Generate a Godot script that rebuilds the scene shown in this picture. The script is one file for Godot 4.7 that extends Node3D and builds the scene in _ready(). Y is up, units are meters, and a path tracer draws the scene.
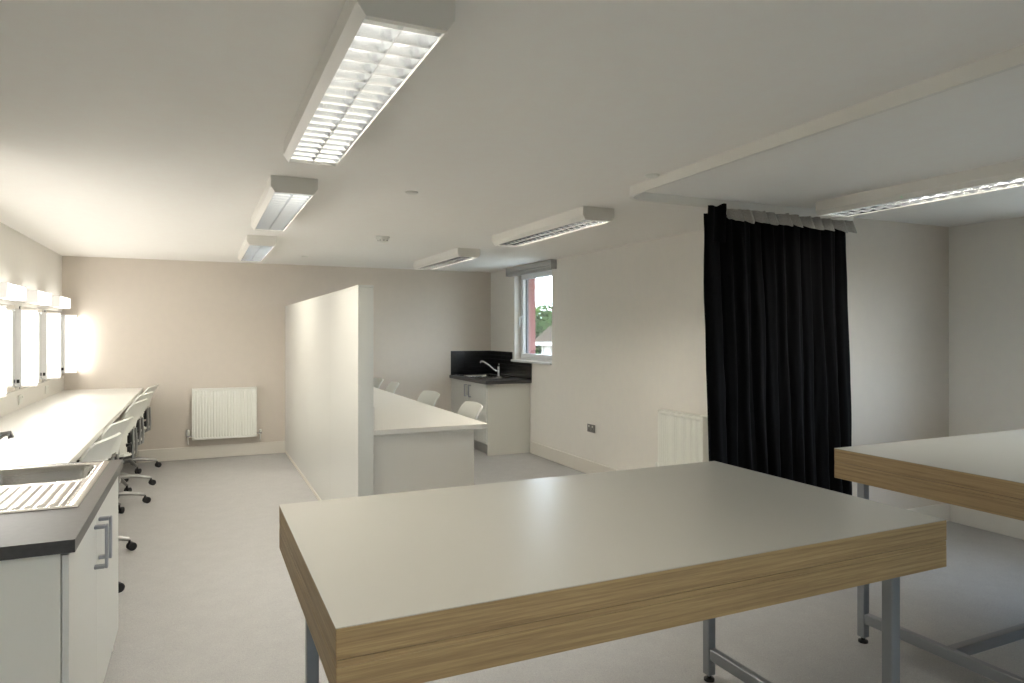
extends Node3D
# A long dressing room: mirror counter on one side, a divider with a second counter, two work tables in front.
# Plan coordinates: x to the right wall, y up, d = distance into the room from the camera (world z = -d).

const CEIL := 2.40
const XL := -1.415      # mirror wall
const XR := 3.8375      # window wall
const XA := 5.571       # wall of the wider front part
const DF := 9.131       # far wall
const DA := 3.592       # wall where the room gets wider
const XN := -0.98       # wall behind the near sink
const DN := 3.90        # where the mirror recess starts
const DB := -2.6        # wall behind the camera

var M := {}
var used := {}
var rng := RandomNumberGenerator.new()

func V(x: float, y: float, d: float) -> Vector3:
	return Vector3(x, y, -d)

# ------------------------------------------------------------------ naming and placing
func numbered(called: String) -> String:
	var n: int = used.get(called, 0)
	used[called] = n + 1
	return called if n == 0 else "%s_%03d" % [called, n]

func tag(o: Node, label: String, category := "", group := "", kind := "") -> void:
	if label != "": o.set_meta("label", label)
	if category != "": o.set_meta("category", category)
	if group != "": o.set_meta("group", group)
	if kind != "": o.set_meta("kind", kind)

func thing(called: String, at: Vector3, label: String, category: String, group := "") -> Node3D:
	var o := Node3D.new()
	o.name = numbered(called)
	add_child(o)
	o.position = at
	tag(o, label, category, group)
	return o

func put(called: String, mesh: Mesh, m: Material, parent: Node3D, at: Vector3) -> MeshInstance3D:
	# at is in world axes; the parent may be moved but is not turned when this is used
	var o := MeshInstance3D.new()
	o.mesh = mesh
	o.material_override = m
	if parent == self:
		o.name = numbered(called)
		add_child(o)
		o.position = at
	else:
		o.name = called
		parent.add_child(o, true)
		var base := Vector3.ZERO
		var p: Node = parent
		while p != self:
			base += (p as Node3D).position
			p = p.get_parent()
		o.position = at - base
	return o

func part(called: String, mesh: Mesh, m: Material, parent: Node3D, at := Vector3.ZERO) -> MeshInstance3D:
	# at is in the parent's own axes
	var o := MeshInstance3D.new()
	o.mesh = mesh
	o.material_override = m
	o.name = called
	parent.add_child(o, true)
	o.position = at
	return o

func struct(o: Node, label: String) -> void:
	tag(o, label, "", "", "structure")

func box(called: String, x0: float, x1: float, y0: float, y1: float, d0: float, d1: float, m: Material, parent: Node3D, bevel := 0.002) -> MeshInstance3D:
	return put(called, cbox(Vector3(x1 - x0, y1 - y0, d1 - d0), bevel), m, parent, V((x0 + x1) / 2, (y0 + y1) / 2, (d0 + d1) / 2))

# ------------------------------------------------------------------ shapes
func newst() -> SurfaceTool:
	var st := SurfaceTool.new()
	st.begin(Mesh.PRIMITIVE_TRIANGLES)
	return st

func tri(st: SurfaceTool, a: Vector3, b: Vector3, c: Vector3, out: Vector3) -> void:
	var n := (c - a).cross(b - a)
	if n.length() < 1e-12: return
	if n.dot(out) < 0:
		var t := b
		b = c
		c = t
		n = -n
	n = n.normalized()
	for p in [a, b, c]:
		st.set_normal(n)
		st.add_vertex(p)

func quad(st: SurfaceTool, a: Vector3, b: Vector3, c: Vector3, d: Vector3, out: Vector3) -> void:
	tri(st, a, b, c, out)
	tri(st, a, c, d, out)

func add_cbox(st: SurfaceTool, c: Vector3, size: Vector3, bevel: float) -> void:
	var h := size / 2
	var b := minf(bevel, minf(h.x, minf(h.y, h.z)) * 0.45)
	if b <= 0.0:
		for ax in 3:
			for s in [-1.0, 1.0]:
				var u := (ax + 1) % 3
				var w := (ax + 2) % 3
				var q := []
				for k in [[-1, -1], [1, -1], [1, 1], [-1, 1]]:
					var p := Vector3.ZERO
					p[ax] = s * h[ax]
					p[u] = k[0] * h[u]
					p[w] = k[1] * h[w]
					q.append(c + p)
				var n := Vector3.ZERO
				n[ax] = s
				quad(st, q[0], q[1], q[2], q[3], n)
		return
	var pt := func(sx: float, sy: float, sz: float, ax: int) -> Vector3:
		var p := Vector3(sx * (h.x - b), sy * (h.y - b), sz * (h.z - b))
		p[ax] = [sx, sy, sz][ax] * h[ax]
		return c + p
	for ax in 3:
		var u := (ax + 1) % 3
		var w := (ax + 2) % 3
		for s in [-1.0, 1.0]:
			var q := []
			for k in [[-1.0, -1.0], [1.0, -1.0], [1.0, 1.0], [-1.0, 1.0]]:
				var g := [0.0, 0.0, 0.0]
				g[ax] = s
				g[u] = k[0]
				g[w] = k[1]
				q.append(pt.call(g[0], g[1], g[2], ax))
			var n := Vector3.ZERO
			n[ax] = s
			quad(st, q[0], q[1], q[2], q[3], n)
		# edges running along ax
		for su in [-1.0, 1.0]:
			for sw in [-1.0, 1.0]:
				var q := []
				for e in [[-1.0, u], [1.0, u], [1.0, w], [-1.0, w]]:
					var g := [0.0, 0.0, 0.0]
					g[ax] = e[0]
					g[u] = su
					g[w] = sw
					q.append(pt.call(g[0], g[1], g[2], e[1]))
				var n := Vector3.ZERO
				n[u] = su
				n[w] = sw
				quad(st, q[0], q[1], q[2], q[3], n)
	for sx in [-1.0, 1.0]:
		for sy in [-1.0, 1.0]:
			for sz in [-1.0, 1.0]:
				tri(st, pt.call(sx, sy, sz, 0), pt.call(sx, sy, sz, 1), pt.call(sx, sy, sz, 2), Vector3(sx, sy, sz))

var box_cache := {}
func cbox(size: Vector3, bevel := 0.002) -> Mesh:
	var key := "%.4f %.4f %.4f %.4f" % [size.x, size.y, size.z, bevel]
	if not box_cache.has(key):
		var st := newst()
		add_cbox(st, Vector3.ZERO, size, bevel)
		box_cache[key] = st.commit()
	return box_cache[key]

func boxes(list: Array, bevel := 0.0) -> Mesh:
	# list of [x0, x1, y0, y1, d0, d1] in world axes
	var st := newst()
	for b in list:
		add_cbox(st, V((b[0] + b[1]) / 2, (b[2] + b[3]) / 2, (b[4] + b[5]) / 2), Vector3(b[1] - b[0], b[3] - b[2], b[5] - b[4]), bevel)
	return st.commit()

func prism(poly: PackedVector2Array, z0: float, z1: float) -> Mesh:
	# polygon in x, y drawn out along z
	var st := newst()
	var idx := Geometry2D.triangulate_polygon(poly)
	for k in range(0, idx.size(), 3):
		var a := poly[idx[k]]
		var b := poly[idx[k + 1]]
		var c := poly[idx[k + 2]]
		tri(st, Vector3(a.x, a.y, z1), Vector3(b.x, b.y, z1), Vector3(c.x, c.y, z1), Vector3(0, 0, z1 - z0))
		tri(st, Vector3(a.x, a.y, z0), Vector3(b.x, b.y, z0), Vector3(c.x, c.y, z0), Vector3(0, 0, z0 - z1))
	var sign_ := 1.0 if not Geometry2D.is_polygon_clockwise(poly) else -1.0
	for k in poly.size():
		var a := poly[k]
		var b := poly[(k + 1) % poly.size()]
		var e := b - a
		quad(st, Vector3(a.x, a.y, z0), Vector3(b.x, b.y, z0), Vector3(b.x, b.y, z1), Vector3(a.x, a.y, z1), Vector3(e.y, -e.x, 0) * sign_)
	return st.commit()

func lathe(profile: Array, seg := 20) -> Mesh:
	# profile of [radius, y] from bottom to top
	var st := newst()
	st.set_smooth_group(0)
	for i in profile.size() - 1:
		var a: Array = profile[i]
		var b: Array = profile[i + 1]
		for k in seg:
			var t0 := TAU * k / seg
			var t1 := TAU * (k + 1) / seg
			var p0 := Vector3(cos(t0) * a[0], a[1], sin(t0) * a[0])
			var p1 := Vector3(cos(t1) * a[0], a[1], sin(t1) * a[0])
			var p2 := Vector3(cos(t1) * b[0], b[1], sin(t1) * b[0])
			var p3 := Vector3(cos(t0) * b[0], b[1], sin(t0) * b[0])
			var dr: float = b[0] - a[0]
			var dy: float = b[1] - a[1]
			var tm := (t0 + t1) / 2
			var out := Vector3(cos(tm) * dy, -dr, sin(tm) * dy)
			quad(st, p0, p1, p2, p3, out)
	return st.commit()

func add_tube(st: SurfaceTool, pts: Array, radii: Array, seg := 12) -> void:
	var rings := []
	var up := Vector3.UP
	for i in pts.size():
		var dir: Vector3 = (pts[mini(i + 1, pts.size() - 1)] - pts[maxi(i - 1, 0)]).normalized()
		if i == 0:
			up = Vector3.UP if absf(dir.y) < 0.9 else Vector3.RIGHT
		var side := dir.cross(up).normalized()
		up = side.cross(dir).normalized()
		var ring := []
		for k in seg:
			var t := TAU * k / seg
			ring.append(pts[i] + (side * cos(t) + up * sin(t)) * radii[mini(i, radii.size() - 1)])
		rings.append(ring)
	for i in pts.size() - 1:
		var mid: Vector3 = (pts[i] + pts[i + 1]) / 2
		for k in seg:
			var k2 := (k + 1) % seg
			var a: Vector3 = rings[i][k]
			var c: Vector3 = rings[i + 1][k2]
			quad(st, a, rings[i][k2], c, rings[i + 1][k], (a + c) / 2 - mid)
	for e in [0, pts.size() - 1]:
		var out: Vector3 = pts[e] - pts[1 if e == 0 else e - 1]
		for k in seg:
			tri(st, pts[e], rings[e][k], rings[e][(k + 1) % seg], out)

func tube(pts: Array, radii: Array, seg := 12) -> Mesh:
	var st := newst()
	add_tube(st, pts, radii, seg)
	return st.commit()

func sheet(points: Array, keep: Callable, thick: float) -> Mesh:
	# grid of points [row][column]; a sheet of that thickness with smooth faces and closed rims; keep(row, column) says which cells are there
	var rows := points.size()
	var cols: int = points[0].size()
	var nor := []
	for r in rows:
		var line := []
		for c in cols:
			var du: Vector3 = points[r][mini(c + 1, cols - 1)] - points[r][maxi(c - 1, 0)]
			var dv: Vector3 = points[mini(r + 1, rows - 1)][c] - points[maxi(r - 1, 0)][c]
			line.append(du.cross(dv).normalized())
		nor.append(line)
	var st := newst()
	var vert := func(p: Vector3, n: Vector3) -> void:
		st.set_normal(n)
		st.add_vertex(p)
	var h := thick / 2
	for r in rows - 1:
		for c in cols - 1:
			if not keep.call(r, c): continue
			var ids := [[r, c], [r, c + 1], [r + 1, c + 1], [r + 1, c]]
			for s in [1.0, -1.0]:
				var order := [0, 2, 1, 0, 3, 2] if s > 0 else [0, 1, 2, 0, 2, 3]
				for k in order:
					var i: Array = ids[k]
					vert.call(points[i[0]][i[1]] + nor[i[0]][i[1]] * h * s, nor[i[0]][i[1]] * s)
			var mid: Vector3 = (points[r][c] + points[r + 1][c + 1]) / 2
			for e in [[0, 1, r - 1, c], [1, 2, r, c + 1], [2, 3, r + 1, c], [3, 0, r, c - 1]]:
				var inside: bool = e[2] >= 0 and e[3] >= 0 and e[2] < rows - 1 and e[3] < cols - 1 and keep.call(e[2], e[3])
				if inside: continue
				var i: Array = ids[e[0]]
				var j: Array = ids[e[1]]
				var a: Vector3 = points[i[0]][i[1]]
				var b: Vector3 = points[j[0]][j[1]]
				var na: Vector3 = nor[i[0]][i[1]] * h
				var nb: Vector3 = nor[j[0]][j[1]] * h
				quad(st, a - na, b - nb, b + nb, a + na, (a + b) / 2 - mid)
	return st.commit()

# ------------------------------------------------------------------ materials
func mat(color: Color, rough := 0.6, metal := 0.0, spec := 0.5) -> StandardMaterial3D:
	var m := StandardMaterial3D.new()
	m.albedo_color = color
	m.roughness = rough
	m.metallic = metal
	m.metallic_specular = spec
	return m

func noise_tex(seed_: int, freq: float, c0: Color, c1: Color, size := 512, oct := 4) -> NoiseTexture2D:
	var n := FastNoiseLite.new()
	n.seed = seed_
	n.noise_type = FastNoiseLite.TYPE_SIMPLEX_SMOOTH
	n.frequency = freq
	n.fractal_octaves = oct
	var t := NoiseTexture2D.new()
	t.width = size
	t.height = size
	t.seamless = true
	t.noise = n
	var g := Gradient.new()
	g.set_color(0, c0)
	g.set_color(1, c1)
	t.color_ramp = g
	return t

func painted(color: Color, amount: float, rough: float) -> StandardMaterial3D:
	# roller-painted plaster: a faint mottle
	var m := mat(Color.WHITE, rough, 0.0, 0.4)
	m.albedo_texture = noise_tex(7, 0.02, color.darkened(amount), color.lightened(amount), 512, 5)
	m.uv1_triplanar = true
	m.uv1_world_triplanar = true
	m.uv1_scale = Vector3(0.8, 0.8, 0.8)
	return m

func ply_texture(seed_: int, stripes: bool) -> ImageTexture:
	# long grain: streaks run along u; with stripes, the plies of a board edge lie above each other
	rng.seed = seed_
	var w := 1024
	var h := 128
	var im := Image.create(w, h, false, Image.FORMAT_RGB8)
	var n1 := FastNoiseLite.new()
	n1.seed = seed_
	n1.frequency = 1.0
	n1.fractal_octaves = 3
	var rows := []
	for y in h:
		rows.append(rng.randf_range(-1.0, 1.0))
	for y in h:
		var ply := sin(y / float(h) * TAU * 4.0) * 0.18 if stripes else 0.0
		for x in w:
			var cx := cos(TAU * x / w)
			var sx := sin(TAU * x / w)
			var g := n1.get_noise_3d(cx * 1.6, sx * 1.6, y * 0.11)
			var f := n1.get_noise_3d(cx * 9.0 + 40.0, sx * 9.0, y * 0.9)
			var k: float = clampf(0.5 + g * 0.42 + f * 0.22 + rows[y] * 0.07 + ply * 0.35, 0.0, 1.0)
			im.set_pixel(x, y, Color(0.465, 0.37, 0.24).lerp(Color(0.675, 0.58, 0.41), k))
	return ImageTexture.create_from_image(im)

func make_materials() -> void:
	M.ceiling = painted(Color(0.95, 0.94, 0.92), 0.006, 0.9)
	M.wall = painted(Color(0.905, 0.89, 0.86), 0.008, 0.85)
	M.beige = painted(Color(0.83, 0.795, 0.75), 0.008, 0.85)
	M.skirting = mat(Color(0.86, 0.84, 0.80), 0.45)
	# vinyl floor with fine grey flecks
	var f := mat(Color.WHITE, 0.55, 0.0, 0.4)
	var im := Image.create(512, 512, false, Image.FORMAT_RGB8)
	rng.seed = 11
	var big := FastNoiseLite.new()
	big.seed = 5
	big.frequency = 0.01
	for y in 512:
		for x in 512:
			var k := rng.randf()
			var c := Color(0.635, 0.63, 0.62)
			if k < 0.05: c = Color(0.535, 0.545, 0.555)
			elif k > 0.94: c = Color(0.705, 0.70, 0.69)
			c = c.lightened(0.02 * rng.randf())
			im.set_pixel(x, y, c)
	f.albedo_texture = ImageTexture.create_from_image(im)
	f.uv1_triplanar = true
	f.uv1_world_triplanar = true
	f.uv1_scale = Vector3(0.9, 0.9, 0.9)
	f.detail_enabled = true
	f.detail_blend_mode = BaseMaterial3D.BLEND_MODE_MUL
	f.detail_albedo = noise_tex(21, 0.012, Color(0.97, 0.97, 0.97), Color(1, 1, 1), 512, 5)
	f.detail_uv_layer = BaseMaterial3D.DETAIL_UV_1
	M.floor = f
	M.cream = mat(Color(0.87, 0.86, 0.82), 0.35)
	M.cream_gloss = mat(Color(0.81, 0.81, 0.785), 0.28)
	M.laminate = mat(Color(0.63, 0.622, 0.588), 0.30)
	M.desk = mat(Color(0.85, 0.84, 0.81), 0.32)
	M.white_metal = mat(Color(0.89, 0.88, 0.85), 0.35)
	M.radiator = mat(Color(0.935, 0.935, 0.905), 0.32)
	M.upvc = mat(Color(0.90, 0.90, 0.90), 0.3)
	M.white_plastic = mat(Color(0.87, 0.87, 0.84), 0.38)
	M.black_plastic = mat(Color(0.06, 0.06, 0.065), 0.5)
	M.grey_metal = mat(Color(0.52, 0.53, 0.54), 0.42, 0.55)
	M.chair_metal = mat(Color(0.62, 0.62, 0.61), 0.35, 0.6)
	M.alu = mat(Color(0.93, 0.94, 0.95), 0.16, 1.0)
	M.chrome = mat(Color(0.80, 0.80, 0.81), 0.12, 1.0)
	M.steel = mat(Color(0.78, 0.77, 0.75), 0.22, 1.0)
	M.handle = mat(Color(0.66, 0.67, 0.70), 0.3, 0.9)
	M.socket_grey = mat(Color(0.55, 0.54, 0.53), 0.4, 0.4)
	M.dark = mat(Color(0.04, 0.04, 0.045), 0.5)
	M.plinth = mat(Color(0.70, 0.69, 0.67), 0.4)
	M.tile = mat(Color(0.055, 0.055, 0.062), 0.25)
	M.grout = mat(Color(0.03, 0.03, 0.033), 0.8)
	# dark slate laminate of both worktops
	var dt := mat(Color.WHITE, 0.36, 0.0, 0.65)
	dt.albedo_texture = noise_tex(33, 0.03, Color(0.15, 0.148, 0.15), Color(0.22, 0.215, 0.215), 512, 5)
	dt.uv1_triplanar = true
	dt.uv1_scale = Vector3(2, 2, 2)
	M.dark_worktop = dt
	var p := mat(Color.WHITE, 0.55)
	p.albedo_texture = ply_texture(3, true)
	p.uv1_triplanar = true
	p.uv1_scale = Vector3(0.22, 7.0, 0.22)
	M.ply = p
	var p2 := mat(Color.WHITE, 0.55)
	p2.albedo_texture = ply_texture(8, false)
	p2.uv1_triplanar = true
	p2.uv1_offset = Vector3(0.3, 0.2, 0.3)
	p2.uv1_scale = Vector3(0.2, 6.0, 0.2)
	M.ply_low = p2
	var cl := mat(Color(0.05, 0.05, 0.055), 0.95, 0.0, 0.2)
	cl.rim_enabled = true
	cl.rim = 0.1
	cl.rim_tint = 0.5
	M.cloth = cl
	var tape := mat(Color.WHITE, 0.9, 0.0, 0.2)
	tape.albedo_texture = noise_tex(41, 0.15, Color(0.50, 0.49, 0.47), Color(0.80, 0.79, 0.76), 256, 3)
	tape.uv1_triplanar = true
	tape.uv1_scale = Vector3(4, 4, 4)
	M.tape = tape
	M.mirror = mat(Color(0.93, 0.94, 0.93), 0.02, 1.0)
	var g := mat(Color(0.92, 0.96, 0.96, 0.06), 0.02)
	g.transparency = BaseMaterial3D.TRANSPARENCY_ALPHA
	M.glass = g
	M.blind = mat(Color(0.66, 0.66, 0.65), 0.6)
	M.lamp_glow = mat(Color(0.95, 0.95, 0.93), 0.4)
	M.lamp_glow.emission_enabled = true
	M.lamp_glow.emission = Color(1.0, 0.985, 0.96)
	M.lamp_glow.emission_energy_multiplier = GLOW
	M.tube_lit = mat(Color(0.95, 0.95, 0.95), 0.4)
	M.tube_lit.emission_enabled = true
	M.tube_lit.emission = Color(0.93, 0.96, 1.0)
	M.tube_lit.emission_energy_multiplier = 5.0
	M.tube_off = mat(Color(0.9, 0.9, 0.88), 0.3)
	M.top_glow = M.lamp_glow.duplicate()
	M.top_glow.emission_energy_multiplier = 2.0
	# opal end caps of the mirror lights, lit from within
	M.lamp_end = mat(Color(0.85, 0.84, 0.82), 0.4)
	M.lamp_end.emission_enabled = true
	M.lamp_end.emission = Color(1.0, 0.97, 0.94)
	M.lamp_end.emission_energy_multiplier = 0.35
	M.lamp_frame = mat(Color(0.93, 0.93, 0.93), 0.35)
	M.red = mat(Color(0.47, 0.24, 0.22), 0.7)
	M.gasket = mat(Color(0.10, 0.12, 0.17), 0.5)
	M.led = mat(Color(0.1, 0.5, 0.3), 0.4)
	M.led.emission_enabled = true
	M.led.emission = Color(0.2, 0.9, 0.6)
	M.led.emission_energy_multiplier = 1.0

# ------------------------------------------------------------------ light levels
const EXPOSURE := 1.38
const SKY := 16.0
const GLOW := 1.3
const FIN_LIGHT := 0.41
const TOP_LIGHT := 0.1
const TUBE_LIGHT := 3.0

func area(called: String, parent: Node3D, at: Vector3, facing: Vector3, size: Vector2, energy: float, color: Color) -> void:
	var l := AreaLight3D.new()
	l.name = called
	l.area_size = size
	l.area_normalize_energy = true
	l.light_energy = energy
	l.light_color = color
	l.shadow_enabled = true
	l.area_range = 20.0
	l.area_attenuation = 2.0
	parent.add_child(l, true)
	l.position = at
	l.basis = Basis.looking_at(facing, Vector3.UP if absf(facing.y) < 0.9 else Vector3(0, 0, -1))

# ------------------------------------------------------------------ the scene
func _ready() -> void:
	var cam := Camera3D.new()
	cam.name = "camera"
	add_child(cam)
	cam.position = V(0, 1.5476, 0)
	cam.rotation = Vector3(0, -0.429, 0)
	cam.projection = Camera3D.PROJECTION_FRUSTUM
	cam.near = 0.05
	cam.far = 300.0
	cam.size = 2.0 * 0.05 * 341.5 / 682.73
	cam.frustum_offset = Vector2(0, (331.26 - 341.5) / 682.73 * 0.05)
	cam.current = true

	var env := Environment.new()
	env.background_mode = Environment.BG_SKY
	var sky := Sky.new()
	var sm := ProceduralSkyMaterial.new()
	sm.sky_top_color = Color(0.76, 0.85, 0.95)
	sm.sky_horizon_color = Color(0.88, 0.94, 0.97)
	sm.ground_horizon_color = Color(0.53, 0.51, 0.47)
	sm.ground_bottom_color = Color(0.50, 0.48, 0.44)
	sm.sky_energy_multiplier = 1.0
	sm.ground_energy_multiplier = 1.0
	sky.sky_material = sm
	env.sky = sky
	env.background_energy_multiplier = SKY
	env.tonemap_mode = Environment.TONE_MAPPER_LINEAR
	env.tonemap_exposure = EXPOSURE
	env.sdfgi_enabled = true
	env.ssao_enabled = true
	env.ssil_enabled = true
	var we := WorldEnvironment.new()
	we.name = "environment"
	we.environment = env
	add_child(we)

	make_materials()
	build_shell()
	build_windows()
	build_divider()
	build_mirror_side()
	build_tables()
	build_sinks()
	build_luminaires()
	build_curtain()
	build_radiators()
	build_chairs()
	build_fittings()
	build_outside()

# ------------------------------------------------------------------ room shell
const W1 := [7.238, 8.309, 1.165, 2.325]   # window opening: d0, d1, y0, y1
const W2 := [0.95, 2.45, 1.1, 2.15]       # window of the front part, just out of the picture
const W3 := [1.0, 2.1, 1.0, 2.1]          # window behind the viewpoint: x0, x1, y0, y1

func shell(called: String, list: Array, m: Material, label: String) -> void:
	var o := put(called, boxes(list), m, self, Vector3.ZERO)
	struct(o, label)

func build_shell() -> void:
	var t := 0.2
	shell("floor", [[XL - t, XA + t, -0.15, 0.0, DB - t, DF + t]], M.floor, "pale grey flecked vinyl floor")
	shell("ceiling", [[XL - t, XA + t, CEIL, CEIL + 0.2, DB - t, DF + t]], M.ceiling, "off-white flat plaster ceiling")
	shell("wall_left", [[XL - t, XL, 0, CEIL, DN, DF + t]], M.wall, "off-white wall behind the mirrors")
	shell("wall_sink", [[XL - t, XN, 0, CEIL, DB - t, DN]], M.wall, "off-white wall behind the near sink")
	shell("wall_back", [[XL, XR, 0, CEIL, DF, DF + t]], M.beige, "beige painted wall at the far end of the room")
	var r := 0.3
	shell("wall_right", [
		[XR, XR + r, 0, CEIL, DA, W1[0]], [XR, XR + r, 0, CEIL, W1[1], DF + t],
		[XR, XR + r, 0, W1[2], W1[0], W1[1]], [XR, XR + r, W1[3], CEIL, W1[0], W1[1]]], M.wall, "off-white wall with the small window")
	shell("wall_alcove", [[XR + 0.001, XA + r, 0, CEIL, DA, DA + t]], M.beige, "beige wall beside the black curtain")
	shell("wall_side", [
		[XA, XA + r, 0, CEIL, DB - t, W2[0]], [XA, XA + r, 0, CEIL, W2[1], DA],
		[XA, XA + r, 0, W2[2], W2[0], W2[1]], [XA, XA + r, W2[3], CEIL, W2[0], W2[1]]], M.wall, "off-white wall of the wider front part")
	shell("wall_front", [
		[XN, W3[0], 0, CEIL, DB - t, DB], [W3[1], XA, 0, CEIL, DB - t, DB],
		[W3[0], W3[1], 0, W3[2], DB - t, DB], [W3[0], W3[1], W3[3], CEIL, DB - t, DB]], M.wall, "off-white wall behind the viewpoint")
	# skirting boards with a small chamfer on top
	var hb := 0.15
	var th := 0.018
	for b in [
		["baseboard_back", -0.66, 0.992, DF - th, DF, "cream skirting board along the far beige wall"],
		["baseboard_back", 2.05, 3.22, DF - th, DF, "cream skirting board between counter and far sink"],
		["baseboard_right", XR - th, XR, DA - th, 7.81, "cream skirting board along the window wall"],
		["baseboard_alcove", XR, XA, DA - th, DA, "cream skirting board under the beige wall by the curtain"],
		["baseboard_side", XA - th, XA, DB, DA - th, "cream skirting board of the front side wall"]]:
		struct(box(b[0], b[1], b[2], 0, hb, b[3], b[4], M.skirting, self, 0.005), b[5])

func build_windows() -> void:
	# window_1: white frame, one sash, handle, sill
	var w := Node3D.new()
	w.name = "window_1"
	add_child(w)
	w.position = V(XR + 0.12, W1[2], (W1[0] + W1[1]) / 2)
	struct(w, "white framed window looking out on a tree and a roof")
	var a := XR + 0.10
	var b := XR + 0.16
	var fw := 0.045
	for p in [[W1[0], W1[1], W1[2], W1[2] + fw], [W1[0], W1[1], W1[3] - fw, W1[3]], [W1[0], W1[0] + fw, W1[2] + fw, W1[3] - fw], [W1[1] - fw, W1[1], W1[2] + fw, W1[3] - fw]]:
		box("window_frame", a, b, p[2], p[3], p[0], p[1], M.upvc, w, 0.006)
	var s := [W1[0] + fw - 0.012, W1[1] - fw + 0.012, W1[2] + fw - 0.012, W1[3] - fw + 0.012]
	var sw := 0.055
	for p in [[s[0], s[1], s[2], s[2] + sw], [s[0], s[1], s[3] - sw, s[3]], [s[0], s[0] + sw, s[2] + sw, s[3] - sw], [s[1] - sw, s[1], s[2] + sw, s[3] - sw]]:
		box("sash", a - 0.014, a + 0.03, p[2], p[3], p[0], p[1], M.upvc, w, 0.006)
	for p in [[s[0] + sw - 0.012, s[1] - sw + 0.012, s[2] + sw - 0.012, s[2] + sw], [s[0] + sw - 0.012, s[1] - sw + 0.012, s[3] - sw, s[3] - sw + 0.012]]:
		box("gasket", a + 0.03, b - 0.005, p[2], p[3], p[0], p[1], M.gasket, w, 0.001)
	for p in [[s[0] + sw - 0.012, s[0] + sw + 0.004], [s[1] - sw - 0.03, s[1] - sw + 0.012]]:
		box("gasket", a + 0.03, b - 0.005, s[2] + sw, s[3] - sw, p[0], p[1], M.gasket, w, 0.001)
	box("pane", a + 0.018, a + 0.024, s[2] + sw - 0.01, s[3] - sw + 0.01, s[0] + sw - 0.01, s[1] - sw + 0.01, M.glass, w, 0.0)
	var hd := box("handle_plate", a - 0.024, a - 0.014, 1.64, 1.76, s[1] - 0.045, s[1] - 0.017, M.upvc, w, 0.003)
	put("lever", tube([V(a - 0.02, 1.735, s[1] - 0.031), V(a - 0.05, 1.735, s[1] - 0.031), V(a - 0.055, 1.72, s[1] - 0.031), V(a - 0.055, 1.62, s[1] - 0.031)], [0.010, 0.010, 0.010, 0.009], 8), M.upvc, hd, Vector3.ZERO)
	box("sill", XR - 0.035, a, W1[2] - 0.022, W1[2] + 0.004, W1[0] - 0.0, W1[1] + 0.05, M.upvc, w, 0.006)
	# roller blind rolled up over it
	var rb := thing("roller_blind", V(XR - 0.03, 2.36, 7.75), "grey roller blind rolled up above the small window", "blind")
	box("headrail", XR - 0.075, XR, 2.335, 2.395, 7.13, 8.42, M.blind, rb, 0.006)
	put("roll", tube([V(XR - 0.045, 2.318, 7.15), V(XR - 0.045, 2.318, 8.40)], [0.024], 14), M.blind, rb, Vector3.ZERO)
	box("bottom_bar", XR - 0.056, XR - 0.034, 2.278, 2.297, 7.17, 8.38, M.blind, rb, 0.004)
	for q in [7.125, 8.415]:
		box("bracket", XR - 0.08, XR - 0.001, 2.285, 2.398, q - 0.006, q + 0.006, M.blind, rb, 0.002)
	# window_2: only its daylight shows, on the beige wall by the curtain
	var v := Node3D.new()
	v.name = "window_2"
	add_child(v)
	v.position = V(XA + 0.12, W2[2], (W2[0] + W2[1]) / 2)
	struct(v, "white framed window in the side wall of the front part")
	var c := XA + 0.10
	var mid: float = (W2[0] + W2[1]) / 2
	for p in [[W2[0], W2[1], W2[2], W2[2] + 0.07], [W2[0], W2[1], W2[3] - 0.07, W2[3]], [W2[0], W2[0] + 0.07, W2[2] + 0.07, W2[3] - 0.07], [W2[1] - 0.07, W2[1], W2[2] + 0.07, W2[3] - 0.07], [mid - 0.04, mid + 0.04, W2[2] + 0.07, W2[3] - 0.07]]:
		box("window_frame", c, c + 0.06, p[2], p[3], p[0], p[1], M.upvc, v, 0.006)
	for p in [[W2[0] + 0.07, mid - 0.04], [mid + 0.04, W2[1] - 0.07]]:
		box("pane", c + 0.02, c + 0.026, W2[2] + 0.07, W2[3] - 0.07, p[0], p[1], M.glass, v, 0.0)

	# window_3: behind the viewpoint, its daylight falls on everything that faces the viewer
	var u := Node3D.new()
	u.name = "window_3"
	add_child(u)
	u.position = V((W3[0] + W3[1]) / 2, W3[2], DB - 0.1)
	struct(u, "white framed window in the wall behind the viewpoint")
	var mx: float = (W3[0] + W3[1]) / 2
	for p in [[W3[0], W3[1], W3[2], W3[2] + 0.07], [W3[0], W3[1], W3[3] - 0.07, W3[3]], [W3[0], W3[0] + 0.07, W3[2] + 0.07, W3[3] - 0.07], [W3[1] - 0.07, W3[1], W3[2] + 0.07, W3[3] - 0.07], [mx - 0.04, mx + 0.04, W3[2] + 0.07, W3[3] - 0.07]]:
		box("window_frame", p[0], p[1], p[2], p[3], DB - 0.14, DB - 0.08, M.upvc, u, 0.006)
	for p in [[W3[0] + 0.07, mx - 0.04], [mx + 0.04, W3[1] - 0.07]]:
		box("pane", p[0], p[1], W3[2] + 0.07, W3[3] - 0.07, DB - 0.113, DB - 0.107, M.glass, u, 0.0)

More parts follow.
